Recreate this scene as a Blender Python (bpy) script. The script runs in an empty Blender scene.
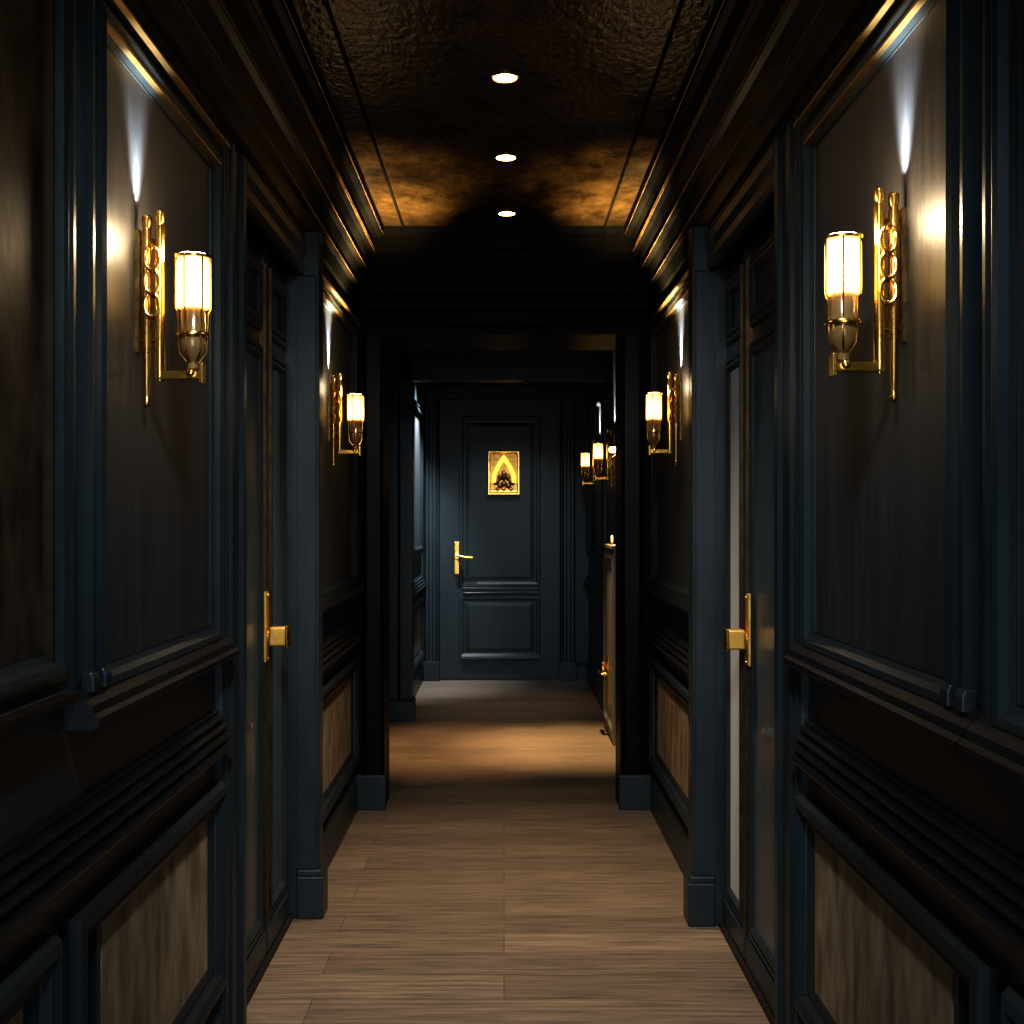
import bpy, bmesh, math, random
from mathutils import Vector, Matrix
random.seed(4)
S = bpy.context.scene
COL = S.collection
F = 1200.0            # focal length in pixels of a 1024 px frame
W = 0.65              # half width of the corridor at the panelled walls
HC = 2.5              # ceiling height
PI = math.pi

# ------------------------------------------------------------------ materials
def mat(name):
    m = bpy.data.materials.new(name); m.use_nodes = True
    nt = m.node_tree
    return m, nt, nt.nodes['Principled BSDF']

def nd(nt, kind, **kw):
    n = nt.nodes.new(kind)
    for k, v in kw.items():
        if k in n.inputs: n.inputs[k].default_value = v
        else: setattr(n, k, v)
    return n

def paint(name, c1, c2, rough=(.3, .5), scale=(6, 6, 1.5), nscale=4, bump=.05, spec=.5, metal=0, bscale=1.0):
    m, nt, b = mat(name)
    tc = nd(nt, 'ShaderNodeTexCoord'); mp = nd(nt, 'ShaderNodeMapping'); mp.inputs['Scale'].default_value = scale
    nt.links.new(tc.outputs['Object'], mp.inputs['Vector'])
    n = nd(nt, 'ShaderNodeTexNoise', Scale=nscale, Detail=6, Roughness=.6)
    nt.links.new(mp.outputs['Vector'], n.inputs['Vector'])
    r = nd(nt, 'ShaderNodeValToRGB')
    r.color_ramp.elements[0].position = .35; r.color_ramp.elements[1].position = .68
    r.color_ramp.elements[0].color = (*c1, 1); r.color_ramp.elements[1].color = (*c2, 1)
    nt.links.new(n.outputs['Fac'], r.inputs['Fac']); nt.links.new(r.outputs['Color'], b.inputs['Base Color'])
    mr = nd(nt, 'ShaderNodeMapRange'); mr.inputs['To Min'].default_value = rough[0]; mr.inputs['To Max'].default_value = rough[1]
    nt.links.new(n.outputs['Fac'], mr.inputs['Value']); nt.links.new(mr.outputs['Result'], b.inputs['Roughness'])
    b.inputs['Specular IOR Level'].default_value = spec; b.inputs['Metallic'].default_value = metal
    if bump:
        bp = nd(nt, 'ShaderNodeBump', Strength=bump, Distance=.01)
        n2 = nd(nt, 'ShaderNodeTexNoise', Scale=nscale * 3 * bscale, Detail=4)
        nt.links.new(mp.outputs['Vector'], n2.inputs['Vector'])
        nt.links.new(n2.outputs['Fac'], bp.inputs['Height']); nt.links.new(bp.outputs['Normal'], b.inputs['Normal'])
    return m

def emit(name, col, strength, base=(.8, .7, .5)):
    m, nt, b = mat(name)
    b.inputs['Base Color'].default_value = (*base, 1)
    b.inputs['Emission Color'].default_value = (*col, 1); b.inputs['Emission Strength'].default_value = strength
    b.inputs['Roughness'].default_value = .3
    return m

NAVY = paint('navy_satin_paint', (.018, .027, .032), (.027, .038, .0435), (.3, .46), (5, 5, 1.2), 3, .06)
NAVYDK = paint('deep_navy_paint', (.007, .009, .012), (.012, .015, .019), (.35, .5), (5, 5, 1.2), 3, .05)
PANEL = paint('streaked_navy_panel', (.030, .034, .039), (.056, .053, .053), (.38, .54), (9, 9, 1.0), 3, .10, .9)
MARBLE = paint('brown_marbled_panel', (.012, .009, .008), (.085, .055, .036), (.45, .65), (6, 6, 3.2), 2.4, .1, .4)
FABRIC = paint('tan_stained_panel', (.16, .122, .082), (.40, .31, .205), (.6, .85), (9, 9, 3.0), 2.2, .1, .25)
CORN = paint('cornice_navy_gloss', (.003, .0035, .004), (.006, .0065, .007), (.3, .42), (1, 1, 8), 3, .04, .16)
CEIL = paint('hammered_bronze_ceiling', (.024, .016, .009), (.10, .066, .028), (.24, .38), (5, 3.0, 2), 2.5, .55, .5, .65, 1.2)
BRASS = paint('polished_brass', (.86, .50, .11), (1.0, .64, .18), (.17, .27), (1, 1, 1), 30, .03, .5, 1)
BRASSDK = paint('aged_brass', (.46, .25, .06), (.70, .41, .12), (.22, .34), (1, 1, 1), 30, .05, .5, 1)
BRONZE = paint('dark_bronze', (.12, .075, .03), (.28, .18, .07), (.3, .5), (1, 1, 1), 40, .1, .5, 1)
GOLDTRIM = paint('dull_gold_bead', (.30, .19, .07), (.5, .33, .13), (.3, .45), (1, 1, 3), 10, .05, .5, .9)
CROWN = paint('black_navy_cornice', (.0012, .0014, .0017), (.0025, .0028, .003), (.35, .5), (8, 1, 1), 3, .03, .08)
HANDLE = paint('warm_handle_brass', (.80, .43, .09), (.96, .58, .15), (.34, .46), (1, 1, 1), 30, .02, .5, .85)
OLDGOLD = paint('tarnished_gold_paint', (.022, .016, .009), (.04, .028, .014), (.5, .65), (1, 1, 3), 8, .05, .15)
GLINTDK = paint('dark_gold_glint', (.07, .04, .016), (.13, .08, .03), (.4, .55), (1, 1, 3), 8, .05, .5, .8)
GREYPANE = paint('pale_grey_frosted_pane', (.40, .43, .47), (.50, .53, .57), (.35, .5), (4, 4, 1), 2, .02)
BLUEPANE = paint('blue_grey_frosted_pane', (.05, .07, .085), (.085, .105, .12), (.25, .35), (4, 14, .6), 2, .03)
GREYWOOD = paint('grey_brown_cabinet_paint', (.24, .22, .20), (.32, .30, .27), (.35, .5), (6, 6, 1), 3, .04)
STEEL = paint('pale_metal_catch', (.6, .56, .5), (.75, .7, .62), (.2, .3), (1, 1, 1), 20, 0, .5, 1)
BLACK = paint('black_gap', (.004, .004, .005), (.008, .008, .009), (.5, .7), (1, 1, 1), 5, 0)

def shade_mat():
    m, nt, b = mat('glowing_opal_glass')
    tc = nd(nt, 'ShaderNodeTexCoord'); sp = nd(nt, 'ShaderNodeSeparateXYZ')
    nt.links.new(tc.outputs['Object'], sp.inputs['Vector'])
    mr = nd(nt, 'ShaderNodeMapRange'); mr.inputs['From Min'].default_value = -.045; mr.inputs['From Max'].default_value = .055
    nt.links.new(sp.outputs['Z'], mr.inputs['Value'])
    r = nd(nt, 'ShaderNodeValToRGB')
    e = r.color_ramp.elements
    e[0].position = 0; e[0].color = (1, .54, .10, 1)
    e[1].position = 1; e[1].color = (1, .68, .20, 1)
    x = e.new(.4); x.color = (1.0, .70, .20, 1)
    nt.links.new(mr.outputs['Result'], r.inputs['Fac'])
    b.inputs['Base Color'].default_value = (.9, .8, .62, 1)
    nt.links.new(r.outputs['Color'], b.inputs['Emission Color'])
    st = nd(nt, 'ShaderNodeMapRange'); st.inputs['From Min'].default_value = -.02; st.inputs['From Max'].default_value = .04
    st.inputs['To Min'].default_value = 2.4; st.inputs['To Max'].default_value = .6
    nt.links.new(sp.outputs['Z'], st.inputs['Value']); nt.links.new(st.outputs['Result'], b.inputs['Emission Strength'])
    b.inputs['Roughness'].default_value = .2
    return m
SHADE = shade_mat()
AMBER = paint('dim_amber_glass', (.20, .12, .05), (.32, .2, .09), (.15, .25), (1, 1, 1), 20, 0, .6, .3)
LED = emit('warm_downlight_lens', (1, .66, .34), 12)
GLOWGOLD = emit('gold_leaf_added_glow', (1, .52, .07), .7, (.75, .42, .07))  # emission adds the lit look of the plaque arch, which is no lamp

def wood():
    m, nt, b = mat('oak_plank_floor')
    tc = nd(nt, 'ShaderNodeTexCoord')
    br = nd(nt, 'ShaderNodeTexBrick', Scale=1.0)
    br.inputs['Brick Width'].default_value = 1.35; br.inputs['Row Height'].default_value = .165
    br.inputs['Mortar Size'].default_value = .0016; br.inputs['Mortar Smooth'].default_value = .3; br.offset = .37
    br.inputs['Color1'].default_value = (.40, .40, .40, 1); br.inputs['Color2'].default_value = (.72, .72, .72, 1)
    br.inputs['Mortar'].default_value = (.12, .12, .12, 1)
    nt.links.new(tc.outputs['Object'], br.inputs['Vector'])
    mp = nd(nt, 'ShaderNodeMapping'); mp.inputs['Scale'].default_value = (1.6, 30, 1)
    nt.links.new(tc.outputs['Object'], mp.inputs['Vector'])
    n = nd(nt, 'ShaderNodeTexNoise', Scale=2.2, Detail=8, Roughness=.68)
    nt.links.new(mp.outputs['Vector'], n.inputs['Vector'])
    r = nd(nt, 'ShaderNodeValToRGB')
    r.color_ramp.elements[0].position = .35; r.color_ramp.elements[0].color = (.115, .092, .068, 1)
    r.color_ramp.elements[1].position = .67; r.color_ramp.elements[1].color = (.36, .27, .20, 1)
    nt.links.new(n.outputs['Fac'], r.inputs['Fac'])
    mx = nd(nt, 'ShaderNodeMix', data_type='RGBA', blend_type='MULTIPLY'); mx.inputs[0].default_value = .85
    nt.links.new(r.outputs['Color'], mx.inputs[6]); nt.links.new(br.outputs['Color'], mx.inputs[7])
    g = nd(nt, 'ShaderNodeBrightContrast', Bright=.02)
    nt.links.new(mx.outputs[2], g.inputs['Color']); nt.links.new(g.outputs['Color'], b.inputs['Base Color'])
    b.inputs['Roughness'].default_value = .42; b.inputs['Specular IOR Level'].default_value = .35
    bp = nd(nt, 'ShaderNodeBump', Strength=.18, Distance=.004)
    nt.links.new(n.outputs['Fac'], bp.inputs['Height']); nt.links.new(bp.outputs['Normal'], b.inputs['Normal'])
    return m
WOOD = wood()

# ------------------------------------------------------------------ mesh helpers
def obj(name, bm, m, parent=None, smooth=False, bevel=0):
    bmesh.ops.recalc_face_normals(bm, faces=bm.faces)
    me = bpy.data.meshes.new(name); bm.to_mesh(me); bm.free()
    for x in (m if isinstance(m, (list, tuple)) else [m]): me.materials.append(x)
    o = bpy.data.objects.new(name, me); COL.objects.link(o)
    if parent: o.parent = parent
    if smooth:
        for p in me.polygons: p.use_smooth = True
        e = o.modifiers.new('split', 'EDGE_SPLIT'); e.split_angle = math.radians(40)
    if bevel:
        bv = o.modifiers.new('bevel', 'BEVEL'); bv.width = bevel; bv.segments = 2; bv.limit_method = 'ANGLE'
    return o

def BM(): return bmesh.new()

def box(bm, x0, x1, y0, y1, z0, z1):
    v = [bm.verts.new(p) for p in ((x0,y0,z0),(x1,y0,z0),(x1,y1,z0),(x0,y1,z0),(x0,y0,z1),(x1,y0,z1),(x1,y1,z1),(x0,y1,z1))]
    for f in ((0,1,2,3),(4,5,6,7),(0,1,5,4),(1,2,6,5),(2,3,7,6),(3,0,4,7)):
        bm.faces.new([v[i] for i in f])

def side(sgn, X):          # wall plane along Y: u -> Y, v -> Z, h -> out into the corridor
    return lambda u, v, h: (sgn * (X - h), u, v)
def facing(Y):             # wall plane facing the camera: u -> X, v -> Z, h -> towards -Y
    return lambda u, v, h: (u, Y - h, v)

def frame(bm, mp, u0, u1, v0, v1, prof, fill=False):
    """mitred rectangular moulding: prof = (inset, height) points from the outside in"""
    loops = []
    for i, h in prof:
        loops.append([bm.verts.new(mp(u, v, h)) for u, v in ((u0+i, v0+i), (u1-i, v0+i), (u1-i, v1-i), (u0+i, v1-i))])
    for a, b in zip(loops, loops[1:]):
        for k in range(4):
            bm.faces.new((a[k], a[(k+1) % 4], b[(k+1) % 4], b[k]))
    if fill: bm.faces.new(loops[-1])

def prism(bm, pts, mp, a0, a1):
    """extrude the 2-D outline pts (v, h) along u from a0 to a1"""
    A = [bm.verts.new(mp(a0, v, h)) for v, h in pts]; B = [bm.verts.new(mp(a1, v, h)) for v, h in pts]
    n = len(pts)
    for k in range(n): bm.faces.new((A[k], A[(k+1) % n], B[(k+1) % n], B[k]))
    bm.faces.new(A); bm.faces.new(B)

def vprism(bm, pts, mp, z0, z1):
    """extrude the outline pts (u, h) vertically"""
    A = [bm.verts.new(mp(u, z0, h)) for u, h in pts]; B = [bm.verts.new(mp(u, z1, h)) for u, h in pts]
    n = len(pts)
    for k in range(n): bm.faces.new((A[k], A[(k+1) % n], B[(k+1) % n], B[k]))
    bm.faces.new(A); bm.faces.new(B)

def lathe(bm, prof, c=(0, 0, 0), n=24, M=None, caps=True):
    rings = []
    for r, z in prof:
        ring = []
        for k in range(n):
            a = 2 * PI * k / n
            p = Vector((r * math.cos(a), r * math.sin(a), z))
            if M: p = M @ p
            ring.append(bm.verts.new(p + Vector(c)))
        rings.append(ring)
    for a, b in zip(rings, rings[1:]):
        for k in range(n): bm.faces.new((a[k], a[(k+1) % n], b[(k+1) % n], b[k]))
    if caps: bm.faces.new(rings[0]); bm.faces.new(rings[-1])

def tube(bm, pts, r, n=10, closed=False):
    pts = [Vector(p) for p in pts]; rings = []; N = len(pts)
    for i, p in enumerate(pts):
        a = pts[(i-1) % N] if (closed or i) else p
        b = pts[(i+1) % N] if (closed or i < N-1) else p
        t = (b - a).normalized()
        up = Vector((0, 1, 0)) if abs(t.y) < .9 else Vector((1, 0, 0))
        s = t.cross(up).normalized(); w = s.cross(t)
        rings.append([bm.verts.new(p + (s * math.cos(2*PI*k/n) + w * math.sin(2*PI*k/n)) * r) for k in range(n)])
    for i in range(N if closed else N - 1):
        A, B = rings[i], rings[(i+1) % N]
        for k in range(n): bm.faces.new((A[k], A[(k+1) % n], B[(k+1) % n], B[k]))
    if not closed: bm.faces.new(rings[0]); bm.faces.new(rings[-1])

def tag(o, label, cat, group=None, kind=None):
    o['label'] = label; o['category'] = cat
    if group: o['group'] = group
    if kind: o['kind'] = kind
    return o
def struct(o, label, cat): return tag(o, label, cat, None, 'structure')
def empty(name, loc=(0, 0, 0), rz=0):
    o = bpy.data.objects.new(name, None); COL.objects.link(o); o.location = loc; o.rotation_euler = (0, 0, rz)
    o.empty_display_size = .05
    return o
def copy_tree(o, parent=None):
    c = o.copy(); COL.objects.link(c)
    if parent: c.parent = parent
    for ch in list(o.children): copy_tree(ch, c)
    return c

# ------------------------------------------------------------------ layout of the two sides
ARCH = 5.2
SIDES = {
    'left':  dict(s=-1, pan=(1.91, 2.626), door=(2.90, 3.76), pier=(3.77, 3.85), sconce=2.10, mid=4.40, zs=1.663, low=(1.76, 2.70), fab=.165),
    'right': dict(s=1,  pan=(1.72, 2.484), door=(2.76, 3.69), pier=(3.70, 3.78), sconce=1.925, mid=4.36, zs=1.655, low=(1.57, 2.58), fab=.16),
}
Y0 = -1.6
DH = 2.02             # door head

# floor and ceiling
b = BM(); box(b, -1.3, .9, Y0, 9.6, -.08, 0)
struct(obj('floor', b, WOOD), 'brown oak plank floor running the length of the corridor', 'floor')
b = BM(); box(b, -1.3, .9, Y0, 9.6, HC, HC + .08)
ceiling = struct(obj('ceiling', b, CEIL), 'dark bronze lacquered corridor ceiling with recessed lights', 'ceiling')
ntrim = [0]
def trim(bm, m, label, bevel=0, smooth=False):
    ntrim[0] += 1
    return struct(obj('trim_%d' % ntrim[0], bm, m, None, smooth, bevel), label, 'trim')

FRAME_P = [(0, 0), (0, .016), (.006, .022), (.016, .022), (.022, .016), (.030, .018), (.040, .024), (.052, .028), (.062, .025), (.070, .014), (.078, .008), (.082, .008), (.082, 0)]
BEAD_P = [(.082, .001), (.082, .012), (.086, .017), (.092, .017), (.096, .012), (.096, .001)]
LOW_P = [(0, 0), (0, .014), (.008, .028), (.022, .032), (.032, .024), (.040, .026), (.048, .014), (.05, 0)]

for nm, d in SIDES.items():
    s = d['s']; mp = side(s, W)
    def bx(bm, xa, xb, *r):      # xa < xb distances from the axis
        box(bm, *(sorted((s * xa, s * xb))), *r)
    # wall body
    b = BM()
    bx(b, W, W + .16, Y0, d['door'][0], 0, HC)
    bx(b, W, W + .16, d['door'][1], ARCH + .2, 0, HC)
    bx(b, W, W + .16, d['door'][0], d['door'][1], DH, HC)
    bx(b, W + .10, W + .16, d['door'][0], d['door'][1], 0, DH)
    wall = struct(obj('wall_' + nm, b, NAVY), 'dark navy panelled %s wall of the corridor' % nm, 'wall')
    # panels: (y0, y1 of the inner field)
    y0, y1 = d['pan']; m0, m1 = d['pier'][1] + .10, ARCH - .10
    fields = [(y0, y1, PANEL, False), (m0 + .12, m1 - .02, PANEL, False)]
    near = (y0 - .225 - .70, y0 - .225) if nm == 'left' else (y0 - .22 - .70, y0 - .22)
    fields.append((near[0], near[1], MARBLE if nm == 'left' else PANEL, nm == 'left'))
    for i, (a, c, m, gold) in enumerate(fields):
        b = BM(); z0, z1 = (1.0, 2.02)
        if gold: z0, z1 = 1.045, 2.3
        box(b, *(sorted((s * (W - .006), s * (W + .001)))), a, c, z0, z1)
        obj('upper_panel', b, m, wall)
        b = BM()
        frame(b, mp, a - .082, c + .082, z0 - .062, z1 + .082, FRAME_P)
        obj('panel_moulding', b, NAVY, wall)
        if gold:
            b = BM(); prism(b, [(z0 - .052, .02), (z0 - .052, .044), (z0 - .042, .044), (z0 - .042, .02)], mp, a - .1, c + .03)
            frame(b, mp, a - .082, c + .082, z0 - .082, z1 + .082, [(.076, .010), (.079, .018), (.085, .018), (.089, .010), (.09, .002)])
            o = obj('gold_bead', b, OLDGOLD, wall); o['label'] = 'dull gold bead around the panel'
        else:
            # fine gilt lines over the head of the panel
            b = BM()
            for z, h in ((z1 + .012, .026), (z1 + .052, .044)):
                box(b, *(sorted((s * (W - h), s * (W - h + .012)))), a - .03, c + .03, z, z + .006)
            o = obj('gilt_line', b, GOLDTRIM, wall); o['label'] = 'thin gilt line over the panel head'
            # window-sill like bottom member
            b = BM(); prism(b, [(z0 - .062, 0), (z0 - .062, .040), (z0 - .054, .052), (z0 - .044, .052), (z0 - .038, .044), (z0 - .026, .040), (z0 - .014, .026), (z0 - .004, .018), (z0 - .004, 0)], mp, a - .135, c + .09)
            obj('panel_sill', b, NAVYDK, wall)
            b = BM()
            for yy in (a - .10, a - .045):
                prism(b, [(z0 - .012, .01), (z0 - .012, .032), (z0 + .01, .032), (z0 + .02, .028), (z0 + .02, .01)], mp, yy, yy + .03)
            obj('foot_block', b, NAVY, wall, bevel=.003)
    # lower panels
    lows = [d['low'], (m0 + .06, m1 + .05), (d['low'][0] - .98, d['low'][0] - .06)]
    for a, c in lows:
        b = BM(); f = d['fab'] if a > 1 and c < 3 else .09
        box(b, *(sorted((s * (W - .005), s * (W + .001)))), a + f, c - .09, .27, .60)
        obj('lower_panel', b, FABRIC, wall)
        b = BM(); frame(b, mp, a, c, .20, .665, LOW_P)
        frame(b, mp, a + f - .04, c - .05, .245, .625, [(0, 0), (0, .010), (.012, .012), (.03, .004), (.036, .002)])
        obj('lower_moulding', b, NAVY, wall)
    # chair rail with three ridges, on each wall stretch
    rail = [(.728, 0), (.730, .014), (.738, .040), (.746, .044), (.752, .040), (.754, .026), (.762, .034), (.769, .037), (.773, .033), (.775, .020), (.783, .027), (.790, .029), (.793, .024), (.795, .012), (.802, .019), (.809, .021), (.812, .016), (.814, .008), (.822, .010), (.826, .0)]
    for a, c in ((Y0, d['door'][0] - .20), (d['pier'][1], ARCH)):
        b = BM(); prism(b, rail, mp, a, c); trim(b, NAVYDK, 'ridged dark chair rail along the %s wall, %s' % (nm, 'near stretch' if a < 1 else 'beyond the double door'))
    # baseboard
    k = 0
    for a, c in ((Y0, d['door'][0] - .20), (d['pier'][1], ARCH)):
        b = BM(); prism(b, [(0, 0), (0, .02), (.11, .02), (.118, .016), (.135, .012), (.15, .004), (.15, 0)], mp, a, c)
        k += 1
        struct(obj('baseboard_%s' % nm + ('' if k == 1 else '_far'), b, NAVY), 'navy baseboard at the foot of the %s wall, %s' % (nm, 'near stretch' if k == 1 else 'before the archway'), 'baseboard')
    # cornice: stepped profile, wall to ceiling (v = z, h = out from wall)
    cor = [(2.125, 0), (2.125, .012), (2.140, .020), (2.152, .018), (2.160, .026), (2.215, .032), (2.222, .044), (2.236, .046), (2.244, .036),
           (2.30, .052), (2.306, .068), (2.320, .072), (2.327, .060), (2.38, .082), (2.386, .096), (2.400, .100), (2.407, .086), (2.452, .112), (2.458, .130), (2.476, .138), (2.484, .128), (2.50, .14), (2.50, 0)]
    b = BM(); prism(b, cor, mp, Y0, ARCH)
    trim(b, CORN, 'stepped dark cornice along the %s side of the ceiling' % nm)
    b = BM()  # gold lines stand for lamplight caught on the cornice ridges
    for z, h in ((2.228, .045), (2.312, .071), (2.392, .099), (2.400, .101), (2.467, .135)):
        prism(b, [(z - .001, h - .004), (z - .001, h + .0015), (z + .001, h + .0015), (z + .001, h - .004)], mp, Y0, ARCH)
    trim(b, GOLDTRIM, 'thin gold highlight lines painted on the %s cornice ridges' % nm)
    b = BM(); prism(b, [(HC, .215), (HC - .006, .217), (HC - .008, .221), (HC - .006, .225), (HC, .227)], mp, Y0, ARCH)
    trim(b, CORN, 'thin ceiling bead on the %s side' % nm)
    # near door post with reeded casing
    a, c = d['door'][0] - .20, d['door'][0]
    b = BM(); vprism(b, [(a, 0), (a, .016), (a + .012, .024), (a + .022, .024), (a + .03, .014), (a + .06, .014), (a + .068, .024), (a + .085, .026), (a + .10, .016), (a + .15, .02), (a + .16, .03), (c - .008, .03), (c, .02), (c, -.05), (c - .03, -.05), (c - .03, 0)], mp, 0, DH + .10)
    trim(b, NAVY, 'dark reeded post on the near side of the %s double door' % nm)
    b = BM(); prism(b, [(DH, -.05), (DH, .02), (DH + .02, .024), (DH + .05, .02), (DH + .07, .03), (DH + .10, .03), (DH + .10, 0), (DH+.02, 0), (DH+.02, -.05)], mp, c, d['door'][1] + .01)
    trim(b, NAVY, 'head casing over the %s double door' % nm)
    # pier beyond the door, with plinth
    a, c = d['pier']
    b = BM()
    box(b, *(sorted((s * .58, s * (W + .01)))), a, c, .15, 2.16)
    box(b, *(sorted((s * .588, s * (W + .08)))), a - .004, a + .05, .15, DH)
    trim(b, NAVY, 'slim navy pier on the far side of the %s double door' % nm, bevel=.006)
    b = BM()
    box(b, *(sorted((s * .566, s * (W + .0)))), a - .014, c + .008, 0, .132)
    box(b, *(sorted((s * .572, s * (W + .0)))), a - .009, c + .005, .132, .152)
    trim(b, NAVY, 'plinth block under the %s pier' % nm, bevel=.004)

# ------------------------------------------------------------------ double doors
def leaf(root, s, X, a, c, pane, panelab):
    mp = side(s, X)
    b = BM(); box(b, *(sorted((s * X, s * (X + .035)))), a, c, .02, DH - .01)
    L = obj('door_leaf', b, NAVY, root)
    b = BM()
    for z0, z1 in ((.10, 1.74), (1.78, 1.97)):
        frame(b, mp, a + .035, c - .035, z0, z1, [(0, 0), (0, .006), (.006, .012), (.014, .012), (.020, .006), (.026, .014), (.034, .016), (.040, .010), (.046, .001)])
    obj('leaf_moulding', b, NAVY, L)
    b = BM(); box(b, *(sorted((s * (X - .004), s * (X + .002)))), a + .078, c - .078, .145, 1.695)
    o = obj('leaf_pane', b, pane, L); o['label'] = panelab
    b = BM(); prism(b, [(.02, 0), (.02, .014), (.085, .014), (.095, .004), (.095, 0)], mp, a + .01, c - .01)
    obj('kick_rail', b, NAVY, L, bevel=.002)
    return L

def handle(parent, origin, s):
    """tall plate, round neck and a chunky square grip; origin on the leaf face"""
    x, y, z = origin
    b = BM()
    X = abs(x); mp = side(s, X)
    frame(b, mp, y - .016, y + .016, z - .072, z + .125, [(0, 0), (0, .005), (.004, .009), (.006, .009)], fill=True)
    h = obj('door_handle', b, HANDLE, parent, bevel=.001); h['label'] = 'brass handle on a tall plate'
    b = BM()
    M = Matrix.Rotation(-s * PI / 2, 4, 'Y')
    lathe(b, [(.016, .008), (.016, .012), (.012, .014), (.012, .020)], (x, y, z), 20, M)
    obj('neck', b, HANDLE, h, smooth=True)
    b = BM(); box(b, *(sorted((x - s * .014, x - s * .060))), y - .020, y + .020, z - .027, z + .027)
    obj('grip', b, HANDLE, h, bevel=.005)
    b = BM(); box(b, *(sorted((x - s * .060, x - s * .068))), y - .024, y + .024, z - .032, z + .030)
    obj('end_cap', b, BRASSDK, h, bevel=.003)
    b = BM()
    for zz in (z - .062, z + .115):
        lathe(b, [(.0055, .009), (.005, .0115), (.002, .0125)], (x, y, zz), 12, M)
    obj('screw', b, BRASSDK, h, smooth=True)
    return h

XD = .685
for i, (nm, d) in enumerate(SIDES.items()):
    s = d['s']; a, c = d['door']
    root = empty('door_%d' % (i + 1), (0, 0, 0))
    struct(root, 'narrow navy double door with brass handle in the %s wall' % nm, 'door')
    mid = 3.40 if nm == 'left' else 3.345
    leaf(root, s, XD, a + .004, mid - .002, BLUEPANE, 'dim blue grey panel of the nearer leaf')
    leaf(root, s, XD, mid + .002, c - .004, GREYPANE if nm == 'right' else BLUEPANE, 'pale grey panel of the farther leaf' if nm == 'right' else 'blue grey panel of the farther leaf')
    mp = side(s, XD)
    b = BM(); vprism(b, [(mid - .022, 0), (mid - .022, .008), (mid - .012, .016), (mid - .004, .016), (mid, .010), (mid + .004, .016), (mid + .012, .016), (mid + .022, .008), (mid + .022, 0)], mp, .03, DH - .012)
    obj('meeting_stile', b, NAVY, root)
    b = BM()  # thin strips stand in for sconce light on the leaf mouldings
    for yy in (mid - .045, mid + .034):
        box(b, *(sorted((s * (XD - .020), s * XD))), yy, yy + .0025, .12, DH - .05)
    o = obj('gold_glint_strip', b, GLINTDK, root); o['label'] = 'thin gold strip painting caught lamplight beside the meeting stile'
    hy = 3.36 if nm == 'left' else 3.27
    handle(root, (s * (XD - .016), hy, .925), s)
    b = BM(); yy = 3.16 if nm == 'left' else 3.07
    prism(b, [(.69, 0), (.70, .018), (.715, .02), (.72, 0)], mp, yy, yy + .02)
    obj('catch', b, STEEL, root)
    b = BM(); box(b, *(sorted((s * .66, s * .74))), a, c, 0, .014)  # black colour paints in the shade of the gap under the leaves
    trim(b, BLACK, 'threshold under the %s double door, blacked in as the shaded gap' % nm)

# ------------------------------------------------------------------ archway across the corridor
b = BM()
for x0, x1 in ((-W, -.516), (.502, W)):
    box(b, x0, x1, ARCH, ARCH + .2, 0, 2.06)
box(b, -W, W, ARCH, ARCH + .2, 2.05, HC)
box(b, -W, W, ARCH + .2, ARCH + .46, 2.05, HC)
box(b, -1.2, -W - .0, ARCH + .1, ARCH + .2, 0, HC)
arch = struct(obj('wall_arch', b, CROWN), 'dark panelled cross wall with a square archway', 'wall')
mp = facing(ARCH)
b = BM()
prism(b, [(HC, 0), (HC, .10), (2.47, .095), (2.462, .085), (2.41, .08), (2.40, .07), (2.34, .065), (2.33, .055), (2.27, .05), (2.262, .045), (2.235, .04), (2.225, .0)], mp, -W, W)
prism(b, [(2.05, .0), (2.05, .03), (2.075, .036), (2.09, .024), (2.15, .024), (2.16, .04), (2.185, .044), (2.19, .0)], mp, -W, W)
trim(b, CROWN, 'stepped cornice and lintel across the archway')
for x0, x1, t in ((-.612, -.516, 'left'), (.502, .604, 'right')):
    b = BM(); vprism(b, [(x0, 0), (x0, .02), (x0 + .012, .026), (x0 + .02, .018), (x1 - .02, .018), (x1 - .012, .026), (x1, .02), (x1, 0)], mp, .15, 2.05)
    trim(b, CORN, '%s jamb of the archway' % t)
    b = BM(); box(b, x0 - .03 if t == 'left' else x0 - .006, x1 + .006 if t == 'left' else x1 + .03, ARCH - .035, ARCH + .0, 0, .15)
    trim(b, NAVY, 'plinth of the %s archway jamb' % t, bevel=.004)

# ------------------------------------------------------------------ far section
YF = 9.375
b = BM(); box(b, .66, .80, ARCH + .2, YF, 0, HC)
wfr = struct(obj('wall_far_right', b, NAVY), 'navy right wall beyond the archway', 'wall')
b = BM(); box(b, -1.2, -1.05, ARCH + .2, 7.46, 0, HC)
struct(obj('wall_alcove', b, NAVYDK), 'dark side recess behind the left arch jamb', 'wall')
b = BM(); box(b, -1.2, -.645, 7.46, YF, 0, HC); box(b, -.66, -.572, 7.46, 7.60, .0, HC); box(b, -.66, .66, 7.46, 7.60, 2.12, HC)
wfl = struct(obj('wall_far_left', b, NAVY), 'navy left wall and inner lintel near the far door', 'wall')
b = BM(); box(b, -1.2, .8, YF, YF + .15, 0, HC)
wfar = struct(obj('wall_far', b, NAVY), 'dark end wall around the far door', 'wall')
b = BM(); prism(b, [(0, 0), (0, .014), (.12, .014), (.14, .004), (.14, 0)], side(-1, .572), 7.46, 7.60)
prism(b, [(0, 0), (0, .016), (.12, .016), (.14, .004), (.14, 0)], facing(7.46), -1.05, -.56)
prism(b, [(0, 0), (0, .016), (.12, .016), (.14, .004), (.14, 0)], side(-1, .645), 7.6, YF)
struct(obj('baseboard_far_left', b, NAVY), 'navy baseboard near the far door, left', 'baseboard')
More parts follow.
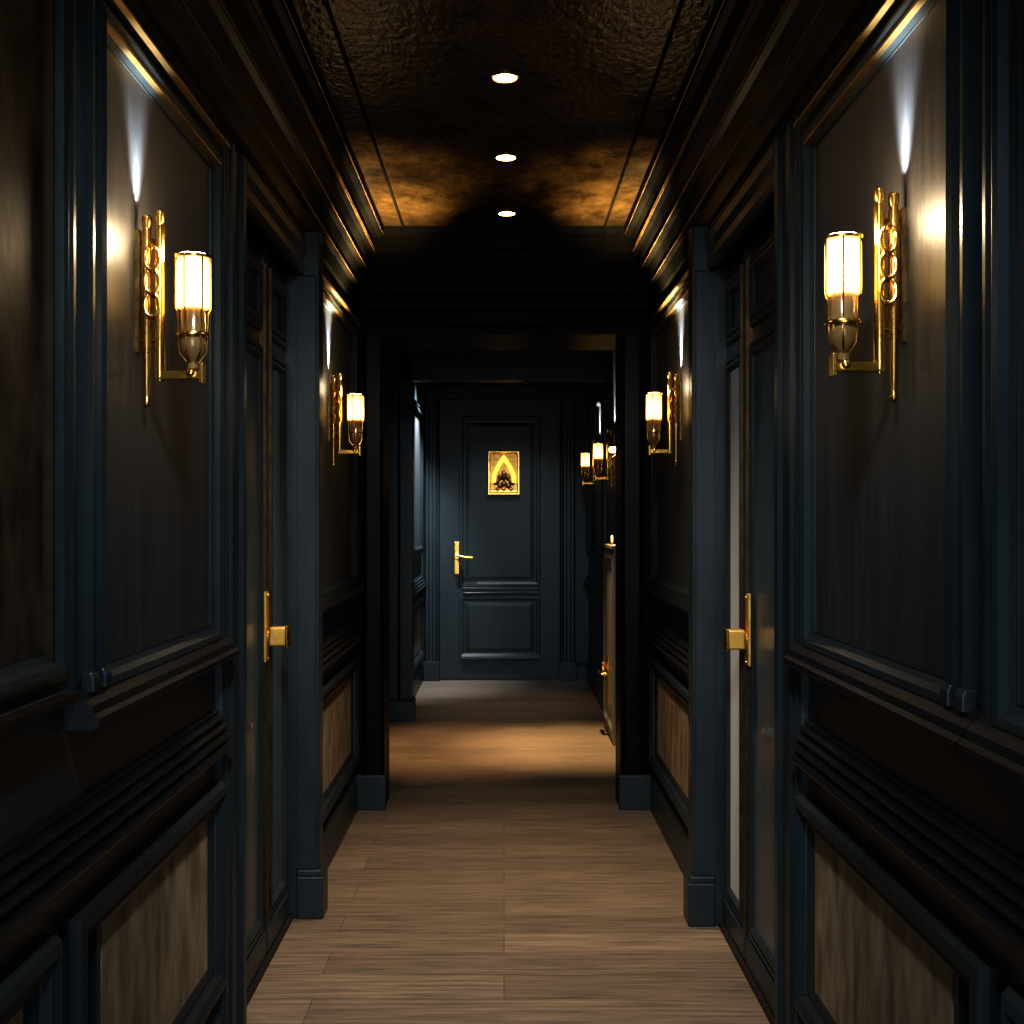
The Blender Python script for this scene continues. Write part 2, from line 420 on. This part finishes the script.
b = BM(); prism(b, [(0, 0), (0, .016), (.12, .016), (.14, .004), (.14, 0)], side(1, .66), ARCH + .2, YF)
struct(obj('baseboard_far_right', b, NAVY), 'navy baseboard beyond the archway, right', 'baseboard')
b = BM(); prism(b, [(0, 0), (0, .03), (.11, .03), (.118, .022), (.128, .026), (.14, .006), (.14, 0)], facing(YF), .56, .66)
struct(obj('baseboard_end', b, NAVY), 'short baseboard right of the far door', 'baseboard')
# panel mouldings on the far side walls
mpl = side(-1, .645); mpr = side(1, .66)
b = BM(); frame(b, mpl, 7.75, 9.25, .98, 2.10, FRAME_P); frame(b, mpl, 7.75, 9.25, .2, .665, LOW_P)
obj('panel_moulding', b, NAVY, wfl)
b = BM(); prism(b, rail, mpl, 7.6, YF); obj('chair_rail', b, NAVY, wfl)
PALE = paint('pale_lit_panel', (.08, .09, .10), (.12, .13, .14), (.3, .4), (6, 6, 1), 3, .04)  # paler panel colour with the wall-wash glow painted in
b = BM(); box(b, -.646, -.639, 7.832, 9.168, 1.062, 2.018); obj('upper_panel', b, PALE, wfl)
b = BM(); box(b, -.646, -.640, 7.83, 9.17, .27, .60); obj('lower_panel', b, FABRIC, wfl)
b = BM()
for a, c in ((7.75, 8.65), (8.75, 9.3)):
    frame(b, mpr, a, c, .98, 2.10, FRAME_P)
obj('panel_moulding', b, NAVY, wfr)
b = BM()
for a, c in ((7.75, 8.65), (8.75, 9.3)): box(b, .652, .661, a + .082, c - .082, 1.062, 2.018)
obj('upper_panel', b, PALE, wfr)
b = BM(); prism(b, rail, mpr, 7.5, YF); obj('chair_rail', b, NAVY, wfr)

# far door
DL, DR, DT = -.50, .414, 2.19
mpf = facing(YF)
b = BM()
CAS = [(0, 0), (0, .05), (.012, .062), (.03, .062), (.038, .046), (.062, .046), (.07, .056), (.086, .056), (.094, .036), (.110, .03), (.118, .012), (.118, 0)]
frame(b, mpf, DL - .118, DR + .118 + .02, -.3, DT + .118, CAS)
# cut off what lies under the floor
geom = bmesh.ops.bisect_plane(b, geom=b.verts[:] + b.edges[:] + b.faces[:], plane_co=(0, 0, .001), plane_no=(0, 0, -1), clear_outer=True)
trim(b, NAVY, 'stepped casing around the far door')
b = BM()
for x0, x1 in ((DL - .126, DL - .0), (DR + .02, DR + .146)):
    box(b, x0, x1, YF - .072, YF - .0, 0, .15)
trim(b, NAVY, 'plinth blocks of the far door casing', bevel=.004)
root = empty('door_3', (0, YF, 0)); struct(root, 'tall navy panelled door at the far end', 'door')
def fobj(name, bm, m, parent, **k):
    bmesh.ops.translate(bm, vec=(0, -YF, 0), verts=bm.verts[:])
    return obj(name, bm, m, parent, **k)
b = BM(); box(b, DL, DR + .02, YF - .02, YF - .002, .008, DT)
fobj('door_leaf', b, NAVY, root)
mpd = facing(YF - .02)
PP = [(0, 0), (0, .008), (.010, .016), (.022, .016), (.03, .006), (.044, .004), (.05, -.010), (.075, -.008)]
b = BM(); frame(b, mpd, DL + .15, DR - .13, .73, 2.06, [(0, 0), (0, .006), (.01, .008), (.024, .008), (.034, .003), (.05, .002), (.08, .006), (.085, .006)], fill=True)
fobj('door_panel', b, NAVY, root)
b = BM(); frame(b, mpd, DL + .15, DR - .13, .17, .66, [(0, 0), (0, .006), (.01, .008), (.024, .008), (.034, .003), (.05, .002), (.08, .006), (.085, .006)], fill=True)
fobj('door_panel', b, NAVY, root)
b = BM()
prism(b, [(.665, 0), (.668, .016), (.684, .022), (.69, .012), (.705, .012), (.71, .026), (.724, .026), (.73, .012), (.742, .02), (.75, .0)], mpd, DL + .18, DR - .14)
prism(b, [(.155, 0), (.158, .018), (.17, .03), (.19, .03), (.20, .012), (.21, 0)], mpd, DL + .17, DR - .13)
LITMOULD = paint('lit_edge_navy', (.045, .052, .06), (.07, .078, .086), (.25, .4), (6, 2, 2), 4, .05)  # lighter navy paints caught light into the far door mouldings
fobj('door_moulding', b, LITMOULD, root, bevel=.002)
# lever handle of the far door
hx, hz = (457 - 504) / 128., 1.25 + (520 - 557) / 128.
b = BM(); frame(b, mpd, hx - .022, hx + .022, hz - .135, hz + .12, [(0, 0), (0, .008), (.006, .014)], fill=True)
h = fobj('door_handle', b, BRASS, root); h['label'] = 'brass lever on a tall plate'
b = BM(); lathe(b, [(.026, .0), (.026, .02), (.016, .026), (.014, .06), (.018, .062), (.018, .075)], (hx + .003, YF - .034, hz + .005), 20, Matrix.Rotation(PI / 2, 4, 'X'))
fobj('rose', b, BRASS, h, smooth=True)
b = BM(); tube(b, [(hx - .005, YF - .10, hz + .012), (hx + .04, YF - .105, hz + .006), (hx + .08, YF - .105, hz - .002), (hx + .125, YF - .10, hz - .002)], .011)
fobj('lever', b, BRASS, h, smooth=True)
b = BM(); tube(b, [(hx + .01, YF - .05, hz - .01), (hx + .03, YF - .055, hz - .06), (hx + .05, YF - .05, hz - .09)], .008)
fobj('key', b, BRASSDK, h, smooth=True)

# ------------------------------------------------------------------ gilt relief plaque on the far door
px0, px1, pz0, pz1 = -.125, .122, 1.445, 1.785
PB = YF - .036
plaque = empty('relief_plaque', ((px0 + px1) / 2, PB, (pz0 + pz1) / 2))
tag(plaque, 'small gilded relief plaque with a pointed arch given an added glow, hung on the far door', 'wall plaque')
cx, cz = (px0 + px1) / 2, (pz0 + pz1) / 2
w2, h2 = (px1 - px0) / 2, (pz1 - pz0) / 2
lp = lambda u, v, h: (u, -h, v)
b = BM(); box(b, -w2, w2, -.035, .0, -h2, h2); obj('back_box', b, BRASSDK, plaque, bevel=.003)
b = BM(); frame(b, lp, -w2, w2, -h2, h2, [(0, .034), (0, .048), (.004, .052), (.012, .052), (.018, .042), (.02, .034)]); obj('plaque_frame', b, BRASS, plaque)
def arch_pts(w, base, apex, n=10):
    L = []
    for k in range(n + 1):
        t = k / n; L.append((-w * (1 - t) ** .8 if t < 1 else 0, base + (apex - base) * t))
    return L + [(-x, z) for x, z in L[-2::-1]]
b = BM()
o_, i_ = arch_pts(.092, -.01, .14), arch_pts(.062, -.02, .088)
o_ = [(-.092, -.075)] + o_ + [(.092, -.075)]; i_ = [(-.062, -.075)] + i_ + [(.062, -.075)]
A = [b.verts.new((x, -.046, z)) for x, z in o_]; B_ = [b.verts.new((x, -.052, z)) for x, z in i_]; C_ = [b.verts.new((x, -.034, z)) for x, z in i_]; D_ = [b.verts.new((x, -.034, z)) for x, z in o_]
for k in range(len(o_) - 1):
    b.faces.new((A[k], A[k+1], B_[k+1], B_[k])); b.faces.new((B_[k], B_[k+1], C_[k+1], C_[k])); b.faces.new((A[k], A[k+1], D_[k+1], D_[k]))
obj('arch_relief', b, GLOWGOLD, plaque)
b = BM()
for k, (ax, az, L, r, ang) in enumerate(((0, -.02, .085, .026, 0), (-.03, -.035, .07, .022, .35), (.032, -.035, .07, .022, -.35), (-.055, -.07, .06, .02, .7), (.058, -.07, .065, .022, -.7), (0, -.085, .05, .03, 0), (-.03, -.10, .045, .024, .5), (.035, -.10, .045, .024, -.5))):
    M = Matrix.Rotation(ang, 4, 'Y') @ Matrix.Diagonal((1, .45, 1, 1))
    prof = [(r * .2, -L / 2), (r * .8, -L * .25), (r, 0), (r * .7, L * .3), (r * .1, L / 2)]
    lathe(b, prof, (ax, -.036, az), 12, M)
obj('leaf_relief', b, BRONZE, plaque, smooth=True)
b = BM(); box(b, -w2 + .02, w2 - .02, -.05, -.034, -h2 + .02, -h2 + .036)
for xx in (-.05, .0, .055): lathe(b, [(.014, -.02), (.018, 0), (.006, .022)], (xx, -.038, -h2 + .045), 10)
obj('base_ledge', b, BRASS, plaque)

# ------------------------------------------------------------------ wall sconces
def make_sconce(horizontal=False):
    r = empty('wall_sconce')
    def rod(x, z0, z1, rad, tail):
        b = BM()
        prof = [(rad * .6, z1), (rad, z1 - .003), (rad, z1 - .018), (rad * .78, z1 - .021), (rad * .78, z1 - .026), (rad, z1 - .03), (rad, z0 + .012), (rad * .7, z0)]
        if tail: prof = prof[:-2] + [(rad, z0 + .05), (rad * .75, z0 + .03), (rad * .5, z0 - .04), (rad * .45, z0 - .052), (rad * .7, z0 - .056), (rad * .5, z0 - .064), (.001, z0 - .068)]
        lathe(b, prof[::-1], (x, 0, 0), 18)
        return b
    obj('back_rod', rod(.019, 1.52 - 1.67, 1.790 - 1.67, .0085, True), BRASSDK, r, smooth=True)
    fr = obj('front_rod', rod(.042, 1.50 - 1.67, 1.798 - 1.67, .0085, False), BRASS, r, smooth=True)
    b = BM()                           # wall plate and stand-offs
    frame(b, lambda u, v, h: (h, u, v), -.006, .006, -.12, .095, [(0, 0), (0, .006), (.002, .008)], fill=True)
    for z in (-.10, -.02, .075):
        tube(b, [(.006, 0, z), (.042, 0, z)], .004, 8)
    obj('wall_plate', b, BRONZE, r)
    b = BM()                           # chain of oval links between the rods
    for k, z in enumerate((.045, .004, -.037)):
        for q in (-1, 1):
            tube(b, [(.031 + .012 * math.cos(t), q * (.012 + .003 * math.sin(2 * t)), z + .022 * math.sin(t)) for t in [2 * PI * i / 20 for i in range(20)]], .0030, 8, True)
    obj('link_ornament', b, BRASS, fr, smooth=True)
    SX = .100
    b = BM()                           # arm: flat bar with a raised end clip
    box(b, .034, SX + .014, -.007, .007, -.168, -.152)
    box(b, SX + .012, SX + .02, -.012, .012, -.176, -.138)
    lathe(b, [(.004, -.017), (.008, -.014), (.008, .014), (.004, .017)], (SX - .002, 0, -.156), 14, Matrix.Rotation(PI / 2, 4, 'X'))
    obj('arm', b, BRASS, r, bevel=.002)
    b = BM()                           # lamp holder: cup, ring, neck
    lathe(b, [(.004, -.152), (.010, -.148), (.010, -.140), (.007, -.137), (.012, -.130), (.021, -.118), (.0225, -.10), (.0225, -.046), (.021, -.044)], (SX, 0, 0), 12)
    h = obj('lamp_holder', b, AMBER, r, smooth=True); h['label'] = 'dim amber cup under the lit glass'
    b = BM()
    lathe(b, [(.0235, -.092), (.029, -.092), (.030, -.089), (.029, -.086), (.0235, -.086), (.0235, -.092)], (SX, 0, 0), 24, caps=False)
    for k in range(6):
        a = 2 * PI * (k + .25) / 6; ca, sa = math.cos(a), math.sin(a)
        tube(b, [(SX + q * ca, q * sa, z) for q, z in ((.011, -.136), (.023, -.121), (.0245, -.10), (.0265, -.05), (.0305, -.044), (.0305, .044), (.029, .048))], .0016, 6)
    lathe(b, [(.0275, .044), (.0315, .044), (.0315, .049), (.026, .051), (.0275, .044)], (SX, 0, 0), 24, caps=False)
    obj('cage', b, BRASS, h, smooth=True)
    b = BM(); lathe(b, [(.020, -.044), (.0285, -.042), (.029, -.03), (.029, .035), (.0275, .044), (.018, .047)], (0, 0, 0), 24)
    o = obj('glass_shade', b, SHADE, r, smooth=True); o.location = (SX, 0, 0); o['label'] = 'glowing opal glass cylinder'
    return r
proto = make_sconce()
ZS = 1.66
spots = [(-1, SIDES['left']['sconce'], W - .006, 'brass wall sconce with lit glass cylinder, nearest on the left wall before the double door', 'left'),
         (1, SIDES['right']['sconce'], W - .006, 'brass wall sconce with lit glass cylinder, nearest on the right wall before the double door', 'right'),
         (-1, SIDES['left']['mid'], W - .006, 'lit brass sconce on the left wall between the slim pier and the archway', 'left'),
         (1, SIDES['right']['mid'], W - .006, 'lit brass sconce on the right wall between the slim pier and the archway', 'right'),
         (1, 8.15, .652, 'lit brass sconce beyond the archway, closest to the far door', 'right'),
         (1, 7.15, .66, 'lit brass sconce beyond the archway, middle of the three far right lights', 'right')]
for i, (s, y, x, lab, sd) in enumerate(spots):
    o = proto if i == 0 else copy_tree(proto)
    o.location = (s * x, y, SIDES[sd]['zs'] if y < 3 else ZS); o.rotation_euler = (0, 0, 0 if s < 0 else PI)
    tag(o, lab, 'wall lamp', 'brass wall sconces')
# third light on the far right wall: a glass tube lying on its side
t = empty('tube_lamp', (.66, 6.45, 1.628)); t.rotation_euler = (0, 0, PI)
tag(t, 'small lit glass tube on a brass arm, lying sideways, rightmost of the far lights', 'wall lamp')
b = BM(); lathe(b, [(.012, -.038), (.016, -.034), (.017, .0), (.016, .034), (.010, .04)], (.055, 0, 0), 18, Matrix.Rotation(PI / 2, 4, 'Y'))
SH2 = emit('warm_tube_glass', (1, .6, .25), 5)
obj('glass_tube', b, SH2, t, smooth=True)
b = BM(); lathe(b, [(.022, 0), (.022, .006), (.014, .010), (.004, .012)], (0, 0, -.03), 18, Matrix.Rotation(PI / 2, 4, 'Y'))
tube(b, [(.006, 0, -.03), (.03, 0, -.035), (.06, 0, -.03), (.085, 0, -.05)], .005)
tube(b, [(.055, 0, -.03), (.055, 0, -.014)], .005)
obj('arm', b, BRASS, t, smooth=True)

# ------------------------------------------------------------------ slim cabinet on the far right, behind the arch jamb
cb = empty('slim_cabinet', (.644, 6.95, 0))
tag(cb, 'slim waist-high grey-brown cabinet against the far right wall beyond the archway', 'cabinet')
b = BM(); box(b, -.035, .0, -.32, .32, .0, 1.09); obj('carcass', b, GREYWOOD, cb, bevel=.003)
b = BM(); box(b, -.05, .0, -.34, .34, 1.09, 1.11); obj('cabinet_top', b, GREYWOOD, cb, bevel=.003)
b = BM(); frame(b, lambda u, v, h: (-.035 - h, u, v), -.30, .30, .06, 1.06, [(0, 0), (0, .008), (.02, .010), (.04, .004), (.05, .002)]); dr = obj('cabinet_door', b, GREYWOOD, cb)
b = BM(); frame(b, lambda u, v, h: (-.037 - h, u, v), -.02, .02, .18, .46, [(0, 0), (0, .008), (.006, .012)], fill=True)
tube(b, [(-.045, 0, .36), (-.075, 0, .36), (-.08, .03, .36), (-.08, .14, .355)], .012)
lathe(b, [(.02, .0), (.022, .02), (.012, .05), (.003, .06)], (-.07, 0, .37), 14)
o = obj('cabinet_handle', b, BRASS, dr, smooth=True); o['label'] = 'low brass handle'
fn = empty('candle_lamp', (.612, 6.80, 1.11)); tag(fn, 'tiny warm candle light in a brass cup on the slim cabinet', 'candle')
b = BM(); lathe(b, [(.014, 0), (.014, .004), (.006, .008), (.008, .014)], (0, 0, 0), 14); obj('cup', b, BRASSDK, fn, smooth=True)
b = BM(); lathe(b, [(.006, .014), (.007, .02), (.007, .045), (.002, .055)], (0, 0, 0), 12); obj('candle', b, emit('candle_wax', (1, .5, .2), .6, (.7, .5, .35)), fn, smooth=True)

# ------------------------------------------------------------------ recessed downlights
def make_down():
    r = empty('ceiling_downlight')
    b = BM(); lathe(b, [(.0335, 0), (.041, 0), (.041, -.003), (.037, -.005), (.0335, -.004), (.0335, 0)], (0, 0, 0), 32, caps=False)
    obj('rim', b, BRASSDK, r, smooth=True)
    b = BM(); lathe(b, [(.001, -.0035), (.028, -.003), (.0335, -.001)], (0, 0, 0), 32)
    o = obj('lens', b, LED, r, smooth=True); o['label'] = 'glowing warm lens'
    return r
dl = make_down()
for i, (y, lab) in enumerate(((3.386, 'nearest and largest of the three round ceiling downlights'), (4.132, 'middle one of the three round ceiling downlights'), (4.886, 'farthest ceiling downlight, closest to the archway'))):
    o = dl if i == 0 else copy_tree(dl)
    o.location = (.003 + .004 * i, y, HC)
    tag(o, lab, 'ceiling light', 'recessed ceiling downlights')

# ------------------------------------------------------------------ lamps
def lamp(kind, name, loc, energy, color, target=None, **kw):
    L = bpy.data.lights.new(name, kind); L.energy = energy; L.color = color
    for k, v in kw.items(): setattr(L, k, v)
    o = bpy.data.objects.new(name, L); COL.objects.link(o); o.location = loc
    if target is not None:
        o.rotation_euler = (Vector(target) - Vector(loc)).to_track_quat('-Z', 'Y').to_euler()
    return o
WARM = (1, .77, .52); AMB = (1, .68, .30); COOL = (.86, .93, 1); SCON = (1, .78, .50)
for i, y in enumerate((3.386, 4.132, 4.886)):
    lamp('SPOT', 'downlight_beam', (.003, y, HC - .012), (58, 48, 9)[i], WARM, (.003, y, 0), spot_size=math.radians((75, 70, 45)[i]), spot_blend=.9, shadow_soft_size=.03)
for s, y, x, lab, sd in spots[:4]:
    nearp = y < 3
    lamp('SPOT', 'sconce_uplight', (s * (x - .016), y, ZS + .142), 14 if nearp else 36, COOL, (s * (x + .05), y, HC), spot_size=math.radians(56), spot_blend=1, shadow_soft_size=.022)
    lamp('POINT', 'sconce_bulb', (s * (x - .100), y, (SIDES[sd]['zs'] if nearp else ZS) + .068), 1.3 if nearp else .6, SCON, shadow_soft_size=.034)
for s, y, x, lab, sd in spots[2:4]:
    for ty, e, sz in ((4.42, 40, 76), (4.68, 130, 50), (4.85, 190, 40)):
        lamp('SPOT', 'sconce_warm_uplight', (s * (x - .15), y, ZS + .08), e, AMB, (s * .50, ty, HC), spot_size=math.radians(sz), spot_blend=1, shadow_soft_size=.02)
for s, y, x, lab, sd in spots[4:]:
    lamp('SPOT', 'sconce_uplight', (s * (x - .022), y, ZS + .143), 30, (1, .9, .75), (s * (x + .05), y, HC), spot_size=math.radians(60), spot_blend=1, shadow_soft_size=.006)
lamp('AREA', 'rear_cool_fill', (0, -1.4, 1.0), 3.5, (.75, .86, 1), (0, 4, .4), shape='RECTANGLE', size=1.1, size_y=1.4, spread=math.radians(100))  # unseen fill behind the camera, added to lift the dark walls
lamp('SPOT', 'near_cool_fill', (0, .75, 2.44), 34, (.80, .92, 1), (0, 1.75, 0), spot_size=math.radians(86), spot_blend=1, shadow_soft_size=.06)  # added cool spot that puts highlights on the near rails and sills
lamp('SPOT', 'far_floor_fill', (0, 8.0, 2.45), 34, WARM, (0, 8.1, 0), spot_size=math.radians(48), spot_blend=1, shadow_soft_size=.04)  # added warm fill that browns the floor before the far door
lamp('SPOT', 'cross_passage_beam', (.46, 6.70, 2.45), 230, (1, .70, .36), (.44, 6.66, 0), spot_size=math.radians(40), spot_blend=1, shadow_soft_size=.04)
lamp('SPOT', 'cross_passage_beam', (-.30, 6.62, 2.45), 140, (1, .62, .30), (-.30, 6.58, 0), spot_size=math.radians(44), spot_blend=1, shadow_soft_size=.04)
lamp('SPOT', 'far_door_beam', (.10, 8.05, 2.46), 22, (.82, .94, 1), (.0, YF, .75), spot_size=math.radians(58), spot_blend=1, shadow_soft_size=.05)
lamp('SPOT', 'plaque_beam', (.0, 8.5, 2.44), 1.2, (1, .62, .24), (0, YF, 1.62), spot_size=math.radians(16), spot_blend=.5, shadow_soft_size=.02)
lamp('SPOT', 'far_left_graze', (-.45, 8.7, 2.44), 150, COOL, (-.66, 8.9, 1.5), spot_size=math.radians(60), spot_blend=1, shadow_soft_size=.03)
lamp('SPOT', 'cool_corridor_fill', (0, .55, 2.42), 95, (.84, .93, 1), (0, 4.0, .52), spot_size=math.radians(58), spot_blend=1, shadow_soft_size=.12)  # added cool fill from overhead, aimed at the piers and doors

w = bpy.data.worlds.new('world'); S.world = w; w.use_nodes = True
w.node_tree.nodes['Background'].inputs['Color'].default_value = (.3, .45, .6, 1)
w.node_tree.nodes['Background'].inputs['Strength'].default_value = .02

# ------------------------------------------------------------------ camera
cam = bpy.data.cameras.new('camera'); co = bpy.data.objects.new('camera', cam); COL.objects.link(co)
co.location = (0, 0, 1.25); co.rotation_euler = (PI / 2, 0, 0)
cam.sensor_width = 36; cam.lens = 36 * F / 1024
cam.shift_x = 8 / 1024; cam.shift_y = 8 / 1024; cam.clip_start = .05
S.camera = co
S.view_settings.view_transform = 'Standard'
S.view_settings.look = 'High Contrast'
S.view_settings.exposure = 1.05
